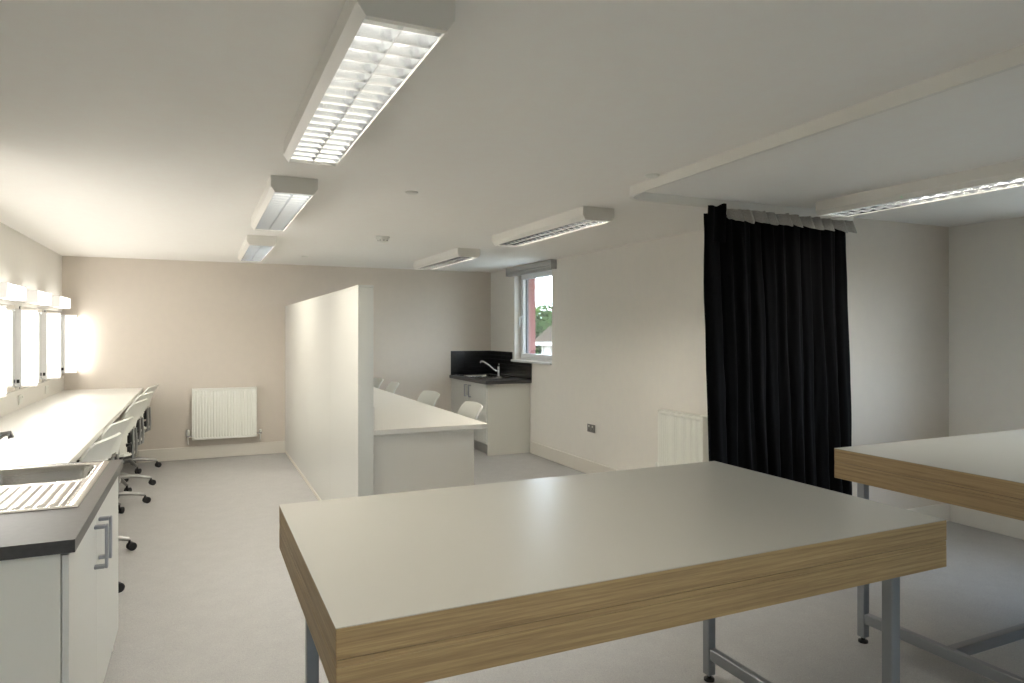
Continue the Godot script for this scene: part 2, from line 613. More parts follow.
# ------------------------------------------------------------------ divider and its counter
func build_divider() -> void:
	var x0 := 0.9933
	var x1 := 1.100
	var d0 := 4.722
	var o := thing("room_divider", V((x0 + x1) / 2, 0, 6.9), "tall cream panelled divider running from the far wall", "divider")
	var cuts := [d0 + 0.0, 5.84, 7.19, DF]
	for k in 3:
		box("panel", x0, x0 + 0.016, 0.032, 1.85, cuts[k] + (0.0 if k == 0 else 0.0015), cuts[k + 1] - 0.0015, M.cream_gloss, o, 0.001)
	for k in 3:
		box("rear_panel", x1 - 0.016, x1, 0.032, 1.85, cuts[k] + (0.018 if k == 0 else 0.0015), cuts[k + 1] - 0.0015, M.cream_gloss, o, 0.001)
	box("end_panel", x0 + 0.0162, x1, 0.0, 1.85, d0, d0 + 0.018, M.cream_gloss, o, 0.0015)
	box("core", x0 + 0.0165, x1 - 0.0165, 0.0, 1.849, d0 + 0.019, DF, M.cream, o, 0.0)
	box("cap", x0 - 0.001, x1 + 0.001, 1.851, 1.868, d0 - 0.002, DF, M.cream_gloss, o, 0.002)
	box("floor_strip", x0 - 0.006, x0 + 0.012, 0.0, 0.030, d0, DF, M.skirting, o, 0.002)
	# counter along the divider's other side
	var c := thing("counter", V(1.55, 0, 6.95), "cream counter with chairs along the window side of the divider", "counter")
	box("counter_top", 1.102, 1.985, 0.812, 0.848, 4.785, DF - 0.001, M.desk, c, 0.002)
	box("end_panel", 1.102, 1.885, 0.0, 0.810, 4.81, 4.835, M.desk, c, 0.0015)
	box("upstand", 1.102, 1.122, 0.8485, 1.015, 4.785, DF - 0.001, M.desk, c, 0.002)
	for d in [6.0, 7.3]:
		box("support_panel", 1.102, 1.80, 0.0, 0.810, d, d + 0.025, M.desk, c, 0.0015)

# ------------------------------------------------------------------ mirrors, lamps and counter on the mirror wall
func build_mirror_side() -> void:
	var c := thing("counter", V(-1.05, 0, 6.5), "long white counter under the lit mirrors", "counter")
	box("counter_top", XL + 0.002, -0.605, 0.847, 0.883, DN + 0.005, DF - 0.001, M.desk, c, 0.002)
	box("upstand", XL + 0.002, XL + 0.02, 0.8835, 1.046, DN + 0.005, DF - 0.001, M.desk, c, 0.002)
	for d in [3.93, 5.06, 7.36, 9.09]:
		box("support_panel", XL + 0.022, -0.85, 0.0, 0.845, d, d + 0.025, M.desk, c, 0.0015)
	box("apron", XL + 0.002, XL + 0.02, 0.0, 0.845, DN + 0.06, 9.07, M.desk, c, 0.0)
	var which := ["farthest", "second from the far wall", "third from the far wall", "fourth from the far wall", "nearest"]
	for k in 5:
		var dc := 8.60 - 1.055 * k
		var w: String = ["by the far wall", "second from the far wall", "third from the far wall", "fourth from the far wall", "nearest the sink"][k]
		var m := thing("mirror", V(XL, 1.05, dc), "frameless make-up mirror above the white counter, %s" % w, "mirror", "make-up mirrors")
		box("backing", XL, XL + 0.006, 1.052, 1.762, dc - 0.425, dc + 0.425, M.dark, m, 0.0)
		box("mirror_glass", XL + 0.0062, XL + 0.012, 1.05, 1.764, dc - 0.427, dc + 0.427, M.mirror, m, 0.0015)
		for d in [dc - 0.405, dc + 0.405]:
			for y in [1.10, 1.72]:
				put("clip", lathe([[0.0, 0.0], [0.011, 0.0], [0.011, 0.004], [0.0, 0.006]], 12), M.chrome, m, V(XL + 0.012, y, d)).rotation.z = -PI / 2
		# horizontal lamp over the mirror
		var t := thing("mirror_light", V(XL, 1.79, dc), "glowing box light fixed above the make-up mirror %s" % w, "lamp", "horizontal lights above the mirrors")
		box("wall_plate", XL, XL + 0.02, 1.80, 1.91, dc - 0.30, dc + 0.33, M.white_metal, t, 0.002)
		box("lamp_end", XL + 0.0205, XL + 0.115, 1.795, 1.915, dc - 0.33, dc - 0.30, M.lamp_end, t, 0.006)
		box("lamp_end", XL + 0.0205, XL + 0.115, 1.795, 1.915, dc + 0.30, dc + 0.33, M.lamp_end, t, 0.006)
		box("lamp_diffuser", XL + 0.0205, XL + 0.112, 1.798, 1.912, dc - 0.2995, dc + 0.2995, M.top_glow, t, 0.012)
		area("mirror_light_glow", t, Vector3(0.116, 0.065, 0), Vector3.RIGHT, Vector2(0.58, 0.10), TOP_LIGHT, Color(1.0, 0.982, 0.96))
	for k in 6:
		var d := 9.085 - 1.055 * k
		if k > 0: d = 8.60 - 1.055 * (k - 0.5) + 0.0
		if k == 0: d = 9.076
		if k == 5: d = 3.87
		var w: String = ["in the corner by the far wall", "second from the far wall", "third from the far wall", "fourth from the far wall", "fifth from the far wall", "nearest the sink"][k]
		var t := thing("side_light", V(XL, 1.06, d), "glowing upright light between the make-up mirrors, %s" % w, "lamp", "upright lights between the mirrors")
		var hw := 0.045
		box("lamp_base", XL, XL + 0.045, 1.075, 1.735, d - hw, d + hw, M.lamp_frame, t, 0.003)
		box("lamp_diffuser", XL + 0.0455, XL + 0.15, 1.09, 1.72, d - hw, d + hw, M.lamp_glow, t, 0.014)
		box("lamp_end", XL + 0.0455, XL + 0.148, 1.0755, 1.0895, d - hw, d + hw, M.lamp_end, t, 0.003)
		box("lamp_end", XL + 0.0455, XL + 0.148, 1.7205, 1.7345, d - hw, d + hw, M.lamp_end, t, 0.003)
		box("switch", XL + 0.012, XL + 0.032, 1.11, 1.14, d - hw - 0.006, d - hw - 0.0002, M.dark, t, 0.002)
		area("side_light_glow", t, Vector3(0.155, 0.345, 0), Vector3.RIGHT, Vector2(0.08, 0.6), FIN_LIGHT if k > 0 else FIN_LIGHT * 0.5, Color(1.0, 0.982, 0.96))
	# sockets in the upstand
	for k in 3:
		var d: float = [8.15, 7.05, 6.0][k]
		var w: String = ["nearest the far wall", "in the middle", "nearest the sink"][k]
		var s := thing("power_socket", V(XL + 0.02, 0.96, d), "small white socket on the upstand below the mirrors, %s" % w, "socket", "sockets below the mirrors")
		box("plate", XL + 0.0202, XL + 0.030, 0.925, 1.005, d - 0.07, d + 0.07, M.white_plastic, s, 0.003)
		for q in [-0.035, 0.035]:
			box("rocker_switch", XL + 0.0302, XL + 0.034, 0.975, 0.992, d + q - 0.008, d + q + 0.008, M.white_plastic, s, 0.001)

# ------------------------------------------------------------------ work tables
func table(x0: float, x1: float, d0: float, d1: float, lx: Array, ld: Array, label: String) -> void:
	var top := 0.95
	var o := thing("work_table", V((x0 + x1) / 2, 0, (d0 + d1) / 2), label, "table", "plywood-edged work tables")
	box("laminate_sheet", x0, x1, top - 0.0025, top, d0, d1, M.laminate, o, 0.001)
	box("upper_board", x0 + 0.0005, x1 - 0.0005, top - 0.066, top - 0.0027, d0 + 0.0005, d1 - 0.0005, M.ply, o, 0.0012)
	box("spacer_board", x0 + 0.001, x1 - 0.001, top - 0.082, top - 0.0675, d0 + 0.001, d1 - 0.001, M.ply_low, o, 0.001)
	box("lower_board", x0 + 0.0005, x1 - 0.0005, top - 0.15, top - 0.0825, d0 + 0.0005, d1 - 0.0005, M.ply_low, o, 0.0012)
	var s := 0.04
	var under := top - 0.1505
	for x in lx:
		for d in ld:
			var leg := box("leg", x, x + s, 0.028, under, d, d + s, M.grey_metal, o, 0.003)
			put("foot", lathe([[0.0, 0.0], [0.023, 0.0], [0.023, 0.010], [0.010, 0.014], [0.008, 0.0285], [0.0, 0.0285]], 16), M.black_plastic, leg, V(x + s / 2, 0, d + s / 2))
		box("rail", x + 0.003, x + s - 0.003, 0.10, 0.15, ld[0] + s + 0.0005, ld[1] - 0.0005, M.grey_metal, o, 0.003)
	var dm: float = (ld[0] + ld[1] + s) / 2
	box("cross_rail", lx[0] + s - 0.0045, lx[1] + 0.0045, 0.10, 0.15, dm - 0.02, dm + 0.02, M.grey_metal, o, 0.003)

func build_tables() -> void:
	table(0.249, 2.158, 1.397, 2.475, [0.327, 2.035], [1.495, 2.37], "large work table with cream top and thick plywood edge, nearest the viewer")
	table(2.950, 4.855, 1.41, 2.49, [2.985, 4.74], [1.49, 2.345], "work table with cream top standing beside the black curtain")

# ------------------------------------------------------------------ sink units
func d_handle(parent: Node3D, x: float, y0: float, y1: float, d: float, out: float) -> void:
	var x2 := x + out
	var s := signf(out)
	var st := newst()
	var w := 0.026
	add_cbox(st, V(x2 - s * 0.005, (y0 + y1) / 2, d), Vector3(0.010, y1 - y0, w), 0.002)
	for y in [y0 + 0.006, y1 - 0.006]:
		add_cbox(st, V(x + out / 2 - s * 0.005, y, d), Vector3(absf(out) - 0.0101, 0.012, w), 0.002)
	put("handle", st.commit(), M.handle, parent, Vector3.ZERO)

func sink_mesh(w: float, l: float, bowl: Rect2, grooves: Array) -> Mesh:
	# top seen from above in local x (across, 0..w) and z (along, 0..l): rim, bowl with rounded corners, grooved drainer
	var nx := 150
	var nz := 70
	var pts := []
	for r in nz + 1:
		var line := []
		for c in nx + 1:
			var x := w * c / nx
			var z := l * r / nz
			var y := 0.004
			var e := minf(minf(x, w - x), minf(z, l - z))
			if e < 0.008: y = 0.0005 + 0.0035 * e / 0.008
			elif e > 0.02: y = 0.004 - 0.003 * clampf((e - 0.02) / 0.01, 0, 1)
			# bowl as rounded box
			var bc := bowl.get_center()
			var rad := 0.07
			var q := Vector2(absf(x - bc.x), absf(z - bc.y)) - (bowl.size / 2 - Vector2(rad, rad))
			var sd := Vector2(maxf(q.x, 0), maxf(q.y, 0)).length() + minf(maxf(q.x, q.y), 0.0) - rad
			if sd < 0.0:
				y -= 0.155 * smoothstep(0.0, 1.0, clampf(-sd / 0.028, 0, 1))
			elif grooves.size() == 4 and x > grooves[0] and x < grooves[1] and z > grooves[2] and z < grooves[3]:
				var ph := fposmod((x - grooves[0]) / 0.037, 1.0)
				var fade: float = clampf(minf(z - grooves[2], grooves[3] - z) / 0.015, 0, 1)
				y += 0.005 * fade * (1.0 - pow(absf(ph * 2.0 - 1.0), 3.0))
			line.append(Vector3(x, y, z))
		pts.append(line)
	return sheet(pts, func(_r, _c): return true, 0.0008)

func lever_tap(label: String, base: Vector3, tip: Vector3, lever: Vector3) -> void:
	var o := thing("tap", base, label, "tap")
	part("tap_base", lathe([[0.0, 0.0], [0.028, 0.0], [0.027, 0.008], [0.022, 0.014], [0.021, 0.085], [0.023, 0.09], [0.023, 0.115], [0.017, 0.128], [0.0, 0.13]], 20), M.chrome, o)
	var t := tip - base
	part("spout", tube([Vector3(0, 0.06, 0), Vector3(t.x * 0.2, 0.075, t.z * 0.2), Vector3(t.x * 0.55, t.y * 0.75, t.z * 0.55), Vector3(t.x * 0.85, t.y * 0.98, t.z * 0.85), Vector3(t.x * 0.97, t.y, t.z * 0.97), Vector3(t.x, t.y - 0.02, t.z)], [0.013, 0.013, 0.012, 0.012, 0.012, 0.012], 12), M.chrome, o)
	part("lever", tube([Vector3(0, 0.125, 0), Vector3(0, 0.14, 0), Vector3(lever.x * 0.5, 0.155, lever.z * 0.5), Vector3(lever.x, 0.165, lever.z)], [0.012, 0.011, 0.008, 0.007], 10), M.chrome, o)

func build_sinks() -> void:
	# near unit, under the left edge of the picture
	var c := thing("sink_cabinet", V(-0.68, 0, 3.08), "cream base cabinet with two doors under the near sink", "cabinet", "sink cabinets")
	box("end_panel", -0.975, -0.381, 0.0, 0.878, 2.435, 2.453, M.cream, c, 0.0015)
	box("end_panel", -0.975, -0.381, 0.0, 0.878, 3.802, 3.820, M.cream, c, 0.0015)
	box("back_panel", -0.977, -0.965, 0.10, 0.878, 2.4535, 3.8015, M.cream, c, 0.0)
	box("bottom_shelf", -0.964, -0.40, 0.10, 0.118, 2.4535, 3.8015, M.cream, c, 0.0)
	box("front_rail", -0.42, -0.382, 0.80, 0.878, 2.4535, 3.8015, M.cream, c, 0.0)
	box("plinth", -0.455, -0.44, 0.0, 0.095, 2.4535, 3.8015, M.plinth, c, 0.0)
	for k in 2:
		var d0: float = [2.437, 3.0475][k]
		var door := box("door", -0.379, -0.36, 0.102, 0.872, d0, [3.0455, 3.818][k], M.cream_gloss, c, 0.0018)
		d_handle(door, -0.3598, 0.655, 0.817, [2.985, 3.11][k], 0.045)
	var w := thing("worktop", V(-0.66, 0.88, 3.09), "slate laminate worktop around the near sink", "worktop", "sink worktops")
	# the slab has an opening for the bowl
	put("slab", boxes([[-0.977, -0.342, 0.881, 0.92, 2.4215, 3.36], [-0.977, -0.342, 0.881, 0.92, 3.755, 3.84], [-0.43, -0.342, 0.881, 0.92, 3.36, 3.755], [-0.977, -0.90, 0.881, 0.92, 3.36, 3.755]], 0.0), M.dark_worktop, w, Vector3.ZERO)
	var s := thing("sink", V(-0.92, 0.9205, 3.805), "stainless steel sink with grooved drainer on the near worktop", "sink", "stainless sinks")
	part("basin", sink_mesh(0.525, 0.945, Rect2(0.05, 0.06, 0.43, 0.37), [0.05, 0.475, 0.48, 0.91]), M.steel, s)
	part("waste", lathe([[0.0, 0.0], [0.04, 0.0], [0.04, 0.004], [0.0, 0.005]], 18), M.chrome, s, Vector3(0.265, -0.1492, 0.245))
	lever_tap("chrome lever tap behind the near sink", V(-0.888, 0.9255, 3.32), V(-0.695, 1.135, 3.36), Vector3(-0.03, 0, -0.07))
	# far unit, in the corner under the window
	var f := thing("sink_cabinet", V(3.53, 0, 8.47), "cream base cabinet with two doors in the far corner by the window", "cabinet", "sink cabinets")
	box("end_panel", 3.252, XR - 0.001, 0.0, 0.888, 7.83, 7.848, M.cream, f, 0.0015)
	box("back_panel", XR - 0.013, XR - 0.001, 0.10, 0.888, 7.8485, DF - 0.001, M.cream, f, 0.0)
	box("bottom_shelf", 3.26, XR - 0.014, 0.14, 0.158, 7.8485, DF - 0.001, M.cream, f, 0.0)
	box("front_rail", 3.253, 3.272, 0.80, 0.888, 7.8485, DF - 0.001, M.cream, f, 0.0)
	box("plinth", 3.30, 3.315, 0.0, 0.138, 7.8485, DF - 0.001, M.plinth, f, 0.0)
	for k in 2:
		var d0: float = [7.832, 8.445][k]
		var d1: float = [8.442, DF - 0.004][k]
		var door := box("door", 3.232, 3.2505, 0.142, 0.882, d0, d1, M.cream_gloss, f, 0.0018)
		d_handle(door, 3.2318, 0.685, 0.845, [8.37, 8.52][k], -0.035)
	var fw := thing("worktop", V(3.52, 0.89, 8.45), "dark slate worktop in the far corner under the window", "worktop", "sink worktops")
	put("slab", boxes([[3.205, XR - 0.001, 0.89, 0.93, 7.785, 8.60], [3.205, XR - 0.001, 0.89, 0.93, 8.98, DF - 0.001], [3.205, 3.325, 0.89, 0.93, 8.60, 8.98], [3.705, XR - 0.001, 0.89, 0.93, 8.60, 8.98]], 0.0), M.dark_worktop, fw, Vector3.ZERO)
	var fs := thing("sink", V(3.275, 0.9305, 9.03), "stainless steel sink set in the dark corner worktop", "sink", "stainless sinks")
	part("basin", sink_mesh(0.50, 0.93, Rect2(0.06, 0.06, 0.36, 0.36), [0.05, 0.45, 0.47, 0.90]), M.steel, fs)
	lever_tap("chrome lever tap of the corner sink by the window", V(3.735, 0.9352, 8.60), V(3.49, 1.135, 8.66), Vector3(-0.03, 0, 0.07))
	# tiled splashback round the corner
	var t := thing("splashback", V(3.6, 0.93, 9.0), "black tiled splashback behind the corner sink", "splashback")
	box("backing", 3.225, XR - 0.001, 0.9305, 1.268, DF - 0.005, DF - 0.0005, M.grout, t, 0.0)
	put("backing", boxes([[XR - 0.005, XR - 0.0005, 0.9305, 1.268, 8.37, DF - 0.006], [XR - 0.005, XR - 0.0005, 0.9305, 1.138, 7.785, 8.3695]]), M.grout, t, Vector3.ZERO)
	for r in 6:
		var y0 := 0.932 + 0.056 * r
		for k in 3:
			var x0 := 3.227 + 0.2 * k
			box("tile", x0, minf(x0 + 0.198, XR - 0.014), y0, y0 + 0.0535, DF - 0.013, DF - 0.0055, M.tile, t, 0.0015)
		for k in 7:
			var e0 := 9.117 - 0.2 * k
			var e1 := maxf(e0 - 0.198, 7.787)
			if e1 < 8.36 and y0 + 0.05 > 1.14:
				if e0 < 8.40: continue
				e1 = 8.372
			if e0 - e1 < 0.02: continue
			box("tile", XR - 0.013, XR - 0.0055, y0, minf(y0 + 0.0535, 1.268 if e1 > 8.37 else 1.137), e1, e0, M.tile, t, 0.0015)

# ------------------------------------------------------------------ ceiling luminaires
func luminaire(x0: float, d0: float, d1: float, lit: bool, label: String, energy := TUBE_LIGHT) -> void:
	var wid := 0.25
	var hgt := 0.09
	var len_ := d1 - d0
	var o := thing("ceiling_light", V(x0 + wid / 2, CEIL - hgt, (d0 + d1) / 2), label, "light", "louvred ceiling lights")
	var hw := wid / 2
	var hl := len_ / 2
	var t := 0.0015
	# closed end plates with the lower corners cut
	var prof := PackedVector2Array([Vector2(-hw, hgt), Vector2(-hw, 0.03), Vector2(-hw + 0.022, 0), Vector2(hw - 0.022, 0), Vector2(hw, 0.03), Vector2(hw, hgt)])
	for s in [-1.0, 1.0]:
		var m := prism(prof, -0.010, 0.010)
		part("end_cap", m, M.white_metal, o, Vector3(0, 0, s * (hl - 0.010)))
	# folded side sheets
	for s in [-1.0, 1.0]:
		var q := PackedVector2Array([Vector2(s * hw, hgt), Vector2(s * hw, 0.03), Vector2(s * (hw - 0.022), 0), Vector2(s * (hw - 0.022), 0.004), Vector2(s * (hw - t - 0.002), 0.032), Vector2(s * (hw - t - 0.002), hgt)])
		part("side_panel", prism(q, -hl + 0.0202, hl - 0.0202), M.white_metal, o)
	part("tray", cbox(Vector3(wid - 0.01, 0.004, len_ - 0.041), 0.0), M.white_metal, o, Vector3(0, hgt - 0.003, 0))
	for s in [-1.0, 1.0]:
		var tb := part("tube_lamp", tube([Vector3(s * 0.05, 0.068, -hl + 0.05), Vector3(s * 0.05, 0.068, hl - 0.05)], [0.013], 12), M.tube_lit if lit else M.tube_off, o)
		for e in [-1.0, 1.0]:
			part("tube_holder", cbox(Vector3(0.03, 0.035, 0.018), 0.002), M.white_plastic, tb, Vector3(s * 0.05, 0.068, e * (hl - 0.04)))
	# mirror louvre: a spine, two rails and the cross blades, all V-shaped
	var wb := wid - 0.05
	var vee := func(top: float, low: float, y0: float, y1: float) -> PackedVector2Array:
		return PackedVector2Array([Vector2(-top, y1), Vector2(-low, y0), Vector2(low, y0), Vector2(top, y1)])
	part("louvre_spine", prism(vee.call(0.010, 0.0012, 0.004, 0.045), -hl + 0.0205, hl - 0.0205), M.alu, o)
	for s in [-1.0, 1.0]:
		var q := PackedVector2Array([Vector2(s * (wb / 2 + 0.002), 0.004), Vector2(s * (wb / 2), 0.004), Vector2(s * (wb / 2 - 0.010), 0.045), Vector2(s * (wb / 2 + 0.002), 0.045)])
		part("louvre_rail", prism(q, -hl + 0.0205, hl - 0.0205), M.alu, o)
	var blade := prism(vee.call(0.0085, 0.0012, 0.005, 0.044), -wb / 2, wb / 2)
	var n := 19
	for k in n:
		var b := part("louvre_blade", blade, M.alu, o, Vector3(0, 0, lerpf(-hl + 0.055, hl - 0.055, k / float(n - 1))))
		b.rotation.y = PI / 2
	if lit:
		area("tube_glow", o, Vector3(0, 0.052, 0), Vector3.DOWN, Vector2(0.17, len_ - 0.12), energy, Color(1.0, 0.965, 0.90))

func build_luminaires() -> void:
	luminaire(0.343, 1.645, 3.225, true, "louvred fluorescent ceiling light above the near work table", 1.9)
	luminaire(0.352, 3.93, 5.51, true, "louvred ceiling light second in the row over the aisle")
	luminaire(0.38, 6.45, 8.03, true, "louvred ceiling light over the aisle, closest to the far wall")
	luminaire(2.37, 4.02, 5.60, true, "louvred ceiling light between divider and window wall, the closer one", 3.0)
	luminaire(2.39, 6.56, 8.14, true, "louvred ceiling light between divider and window, the farther one", 1.6)
	luminaire(3.69, 1.68, 3.26, true, "louvred ceiling light above the table by the curtain", 1.3)
	luminaire(0.352, -0.66, 0.92, true, "louvred ceiling light directly above the viewpoint", 2.2)
	var l := put("indicator_lamp", lathe([[0.0, 0.0], [0.003, 0.0], [0.003, 0.003], [0.0, 0.004]], 10), M.led, get_node("ceiling_light_005"), V(3.702, 2.327, 2.66))
	l.rotation.z = PI * 0.75

# ------------------------------------------------------------------ curtain and its ceiling track
func build_curtain() -> void:
	var path := []
	var X0 := 2.312
	var D1 := 3.475
	var r := 0.16
	path.append(Vector2(X0 - 0.16, -1.2))
	path.append(Vector2(X0 - 0.08, 1.1))
	for k in 13:
		var t := PI / 2 * k / 12.0
		path.append(Vector2(X0 + r - r * cos(t), D1 - r + r * sin(t)))
	path.append(Vector2(4.30, D1))
	var st := newst()
	var hw := 0.011
	var y0 := 2.345
	var y1 := CEIL
	var L := []
	var R := []
	for i in path.size():
		var a: Vector2 = path[maxi(i - 1, 0)]
		var b: Vector2 = path[mini(i + 1, path.size() - 1)]
		var dir := (b - a).normalized()
		var n := Vector2(-dir.y, dir.x)
		L.append(path[i] + n * hw)
		R.append(path[i] - n * hw)
	for i in path.size() - 1:
		var mid := (path[i] + path[i + 1]) / 2 as Vector2
		for side in [L, R]:
			var a: Vector2 = side[i]
			var b: Vector2 = side[i + 1]
			var o2: Vector2 = (a + b) / 2 - mid
			quad(st, V(a.x, y0, a.y), V(b.x, y0, b.y), V(b.x, y1, b.y), V(a.x, y1, a.y), V(o2.x, 0, o2.y))
		quad(st, V(L[i].x, y0, L[i].y), V(L[i + 1].x, y0, L[i + 1].y), V(R[i + 1].x, y0, R[i + 1].y), V(R[i].x, y0, R[i].y), Vector3.DOWN)
		quad(st, V(L[i].x, y1, L[i].y), V(L[i + 1].x, y1, L[i + 1].y), V(R[i + 1].x, y1, R[i + 1].y), V(R[i].x, y1, R[i].y), Vector3.UP)
	for i in [0, path.size() - 1]:
		quad(st, V(L[i].x, y0, L[i].y), V(R[i].x, y0, R[i].y), V(R[i].x, y1, R[i].y), V(L[i].x, y1, L[i].y), V(path[i].x - path[1].x, 0, path[i].y - path[1].y))
	var tr := put("curtain_track", st.commit(), M.white_metal, self, Vector3.ZERO)
	tag(tr, "white ceiling curtain track with one rounded corner", "curtain track")
	# black cloth, gathered: folds deepen towards the hem
	rng.seed = 77
	var cur := thing("curtain", V(3.65, 0, D1), "full-length black curtain gathered on the white ceiling track", "curtain")
	var cols := 260
	var rows := 36
	var ph := []
	var n1 := FastNoiseLite.new()
	n1.seed = 12
	n1.frequency = 1.0
	var pts := []
	for i in rows + 1:
		var v := i / float(rows)            # 0 hem, 1 top
		var y := lerpf(0.03, 2.305, v)
		var line := []
		for j in cols + 1:
			var u := j / float(cols)
			var xl := lerpf(3.005, 2.935, v)
			var xr := lerpf(4.305, 4.21, v)
			var w := u + 0.012 * n1.get_noise_2d(u * 3.0, v * 1.2) * (1.2 - v)
			var a := 11.0 * TAU * w + 2.2 * n1.get_noise_2d(u * 5.0 + 9.0, v * 0.7)
			var amp := 0.026 + 0.018 * n1.get_noise_2d(u * 4.0 + 31.0, v * 0.8)
			amp *= lerpf(1.1, 0.6, v)
			var fine := 0.006 * sin(a * 2.3 + 1.0 + 3.0 * v)
			# the leading edge folds back towards the window wall
			var x := lerpf(xl, xr, u) + 0.010 * cos(a)
			var d := D1 - 0.005 + amp * sin(a) + fine
			line.append(V(x, y, d) - cur.position)
		pts.append(line)
	part("cloth", sheet(pts, func(_r, _c): return true, 0.003), M.cloth, cur)
	# black corner piece folded forward over the heading at the leading edge
	var cp := []
	for i in 9:
		var v := i / 8.0
		var line := []
		for j in 17:
			var u := j / 16.0
			line.append(V(lerpf(2.925, 3.075, u), lerpf(2.12, 2.345 + 0.02 * smoothstep(0.5, 0.8, u), v), D1 - 0.052 - 0.012 * sin(u * TAU * 1.5) - 0.01 * v) - cur.position)
		cp.append(line)
	part("folded_corner", sheet(cp, func(_r, _c): return true, 0.003), M.cloth, cur)
	# grey lining ruffle at the top: pinched folds with a ragged lower edge
	var hp := []
	var hc := 200
	for i in 9:
		var v := i / 8.0
		var line := []
		for j in hc + 1:
			var u := j / float(hc)
			var x := lerpf(3.06, 4.195, u)
			var a := 11.0 * TAU * (u + 0.035 * n1.get_noise_1d(u * 6.0))
			var tw := asin(sin(a)) * 2.0 / PI
			var low := 2.268 + 0.024 * tw + 0.02 * n1.get_noise_1d(u * 14.0 + 5.0) - 0.012 * u
			var high := 2.335 + 0.012 * n1.get_noise_1d(u * 15.0 + 50.0) - 0.010 * u
			var skew := 0.022 * (1.0 - v) * cos(a)
			line.append(V(x + skew, lerpf(low, high, v), D1 - 0.082 + 0.05 * tw * (0.55 + 0.45 * (1.0 - v)) - 0.012 * (1.0 - v)) - cur.position)
		hp.append(line)
	var hd := part("heading_ruffle", sheet(hp, func(_r, _c): return true, 0.003), M.tape, cur)
	tag(hd, "grey ruffled lining at the curtain's top")
	for k in 14:
		var x := lerpf(2.98, 4.19, k / 13.0)
		part("hook", cbox(Vector3(0.008, 0.034, 0.008), 0.001), M.white_plastic, cur, V(x, 2.3275, D1) - cur.position)

# ------------------------------------------------------------------ radiators
func radiator(along_x: bool, a0: float, a1: float, y0: float, y1: float, wall: float, label: String, valves: Array) -> void:
	# along_x: hangs on the far wall; else on the window wall
	var mid := (a0 + a1) / 2
	var o := thing("radiator", V(mid, y0, wall) if along_x else V(wall, y0, mid), label, "radiator", "white panel radiators")
	if not along_x: o.rotation.y = -PI / 2
	# local: x along the wall, y up from the lower edge, z out of the wall
	var L := a1 - a0
	var h := y1 - y0
	var st := newst()
	var zf := 0.092
	var n := int(L / 0.0335)
	var x := -L / 2 + 0.028
	var step := (L - 0.056) / n
	var prof := []
	for k in n:
		prof.append([x, zf])
		prof.append([x + step * 0.18, zf - 0.009])
		prof.append([x + step * 0.34, zf - 0.009])
		prof.append([x + step * 0.52, zf])
		x += step
	prof.append([x, zf])
	var yb := 0.032
	var yt := h - 0.045
	for k in prof.size() - 1:
		var p: Array = prof[k]
		var q: Array = prof[k + 1]
		quad(st, Vector3(p[0], yb, p[1]), Vector3(q[0], yb, q[1]), Vector3(q[0], yt, q[1]), Vector3(p[0], yt, p[1]), Vector3(0, 0, 1))
		for e in [[yb, yb - 0.010], [yt, yt + 0.010]]:
			quad(st, Vector3(p[0], e[0], p[1]), Vector3(q[0], e[0], q[1]), Vector3(q[0], e[1], zf), Vector3(p[0], e[1], zf), Vector3(0, 0, 1))
	add_cbox(st, Vector3(0, 0.011, zf - 0.006), Vector3(L - 0.004, 0.022, 0.012), 0.003)
	add_cbox(st, Vector3(0, h - 0.0265, zf - 0.006), Vector3(L - 0.004, 0.017, 0.012), 0.002)
	for s in [-1.0, 1.0]:
		add_cbox(st, Vector3(s * (L / 2 - 0.015), h / 2 - 0.012, zf - 0.006), Vector3(0.026, h - 0.024, 0.012), 0.003)
	add_cbox(st, Vector3(0, h / 2, zf - 0.012), Vector3(L - 0.03, h - 0.03, 0.010), 0.0)
	part("front_panel", st.commit(), M.radiator, o)
	part("rear_panel", cbox(Vector3(L - 0.02, h - 0.03, 0.012), 0.003), M.radiator, o, Vector3(0, h / 2, 0.036))
	for s in [-1.0, 1.0]:
		part("side_panel", cbox(Vector3(0.006, h - 0.004, 0.068), 0.002), M.radiator, o, Vector3(s * (L / 2 - 0.003), h / 2 + 0.001, 0.062))
	var g := newst()
	var bars := int(L / 0.02)
	for k in bars:
		add_cbox(g, Vector3(lerpf(-L / 2 + 0.012, L / 2 - 0.012, k / float(bars - 1)), 0, 0.062), Vector3(0.008, 0.006, 0.060), 0.0)
	for z in [0.034, 0.090]:
		add_cbox(g, Vector3(0, 0.001, z), Vector3(L - 0.012, 0.008, 0.006), 0.001)
	part("top_grille", g.commit(), M.radiator, o, Vector3(0, h - 0.006, 0))
	for s in valves:
		var big: bool = s < 0
		var vx: float = s * (L / 2 + 0.045)
		var v := part("valve", lathe([[0.0, 0.0], [0.012, 0.0], [0.012, 0.02], [0.017, 0.022], [0.017, 0.05], [0.010, 0.056], [0.0, 0.056]] if not big else [[0.0, 0.0], [0.013, 0.0], [0.013, 0.025], [0.022, 0.03], [0.023, 0.085], [0.018, 0.095], [0.0, 0.096]], 16), M.white_plastic, o, Vector3(vx, 0.03, 0.06))
		part("collar", lathe([[0.0, 0.0], [0.0165, 0.0], [0.0165, 0.020], [0.0, 0.020]], 14), M.chrome, v, Vector3(0, 0.004, 0))
		part("tail_pipe", tube([Vector3(0, 0.012, 0), Vector3(-s * 0.050, 0.012, 0)], [0.009], 10), M.chrome, v)
		part("supply_pipe", tube([Vector3(0, 0.0, 0), Vector3(0, -0.068, 0), Vector3(0, -0.082, -0.012), Vector3(0, -0.084, -0.059)], [0.0075], 10), M.radiator, v)

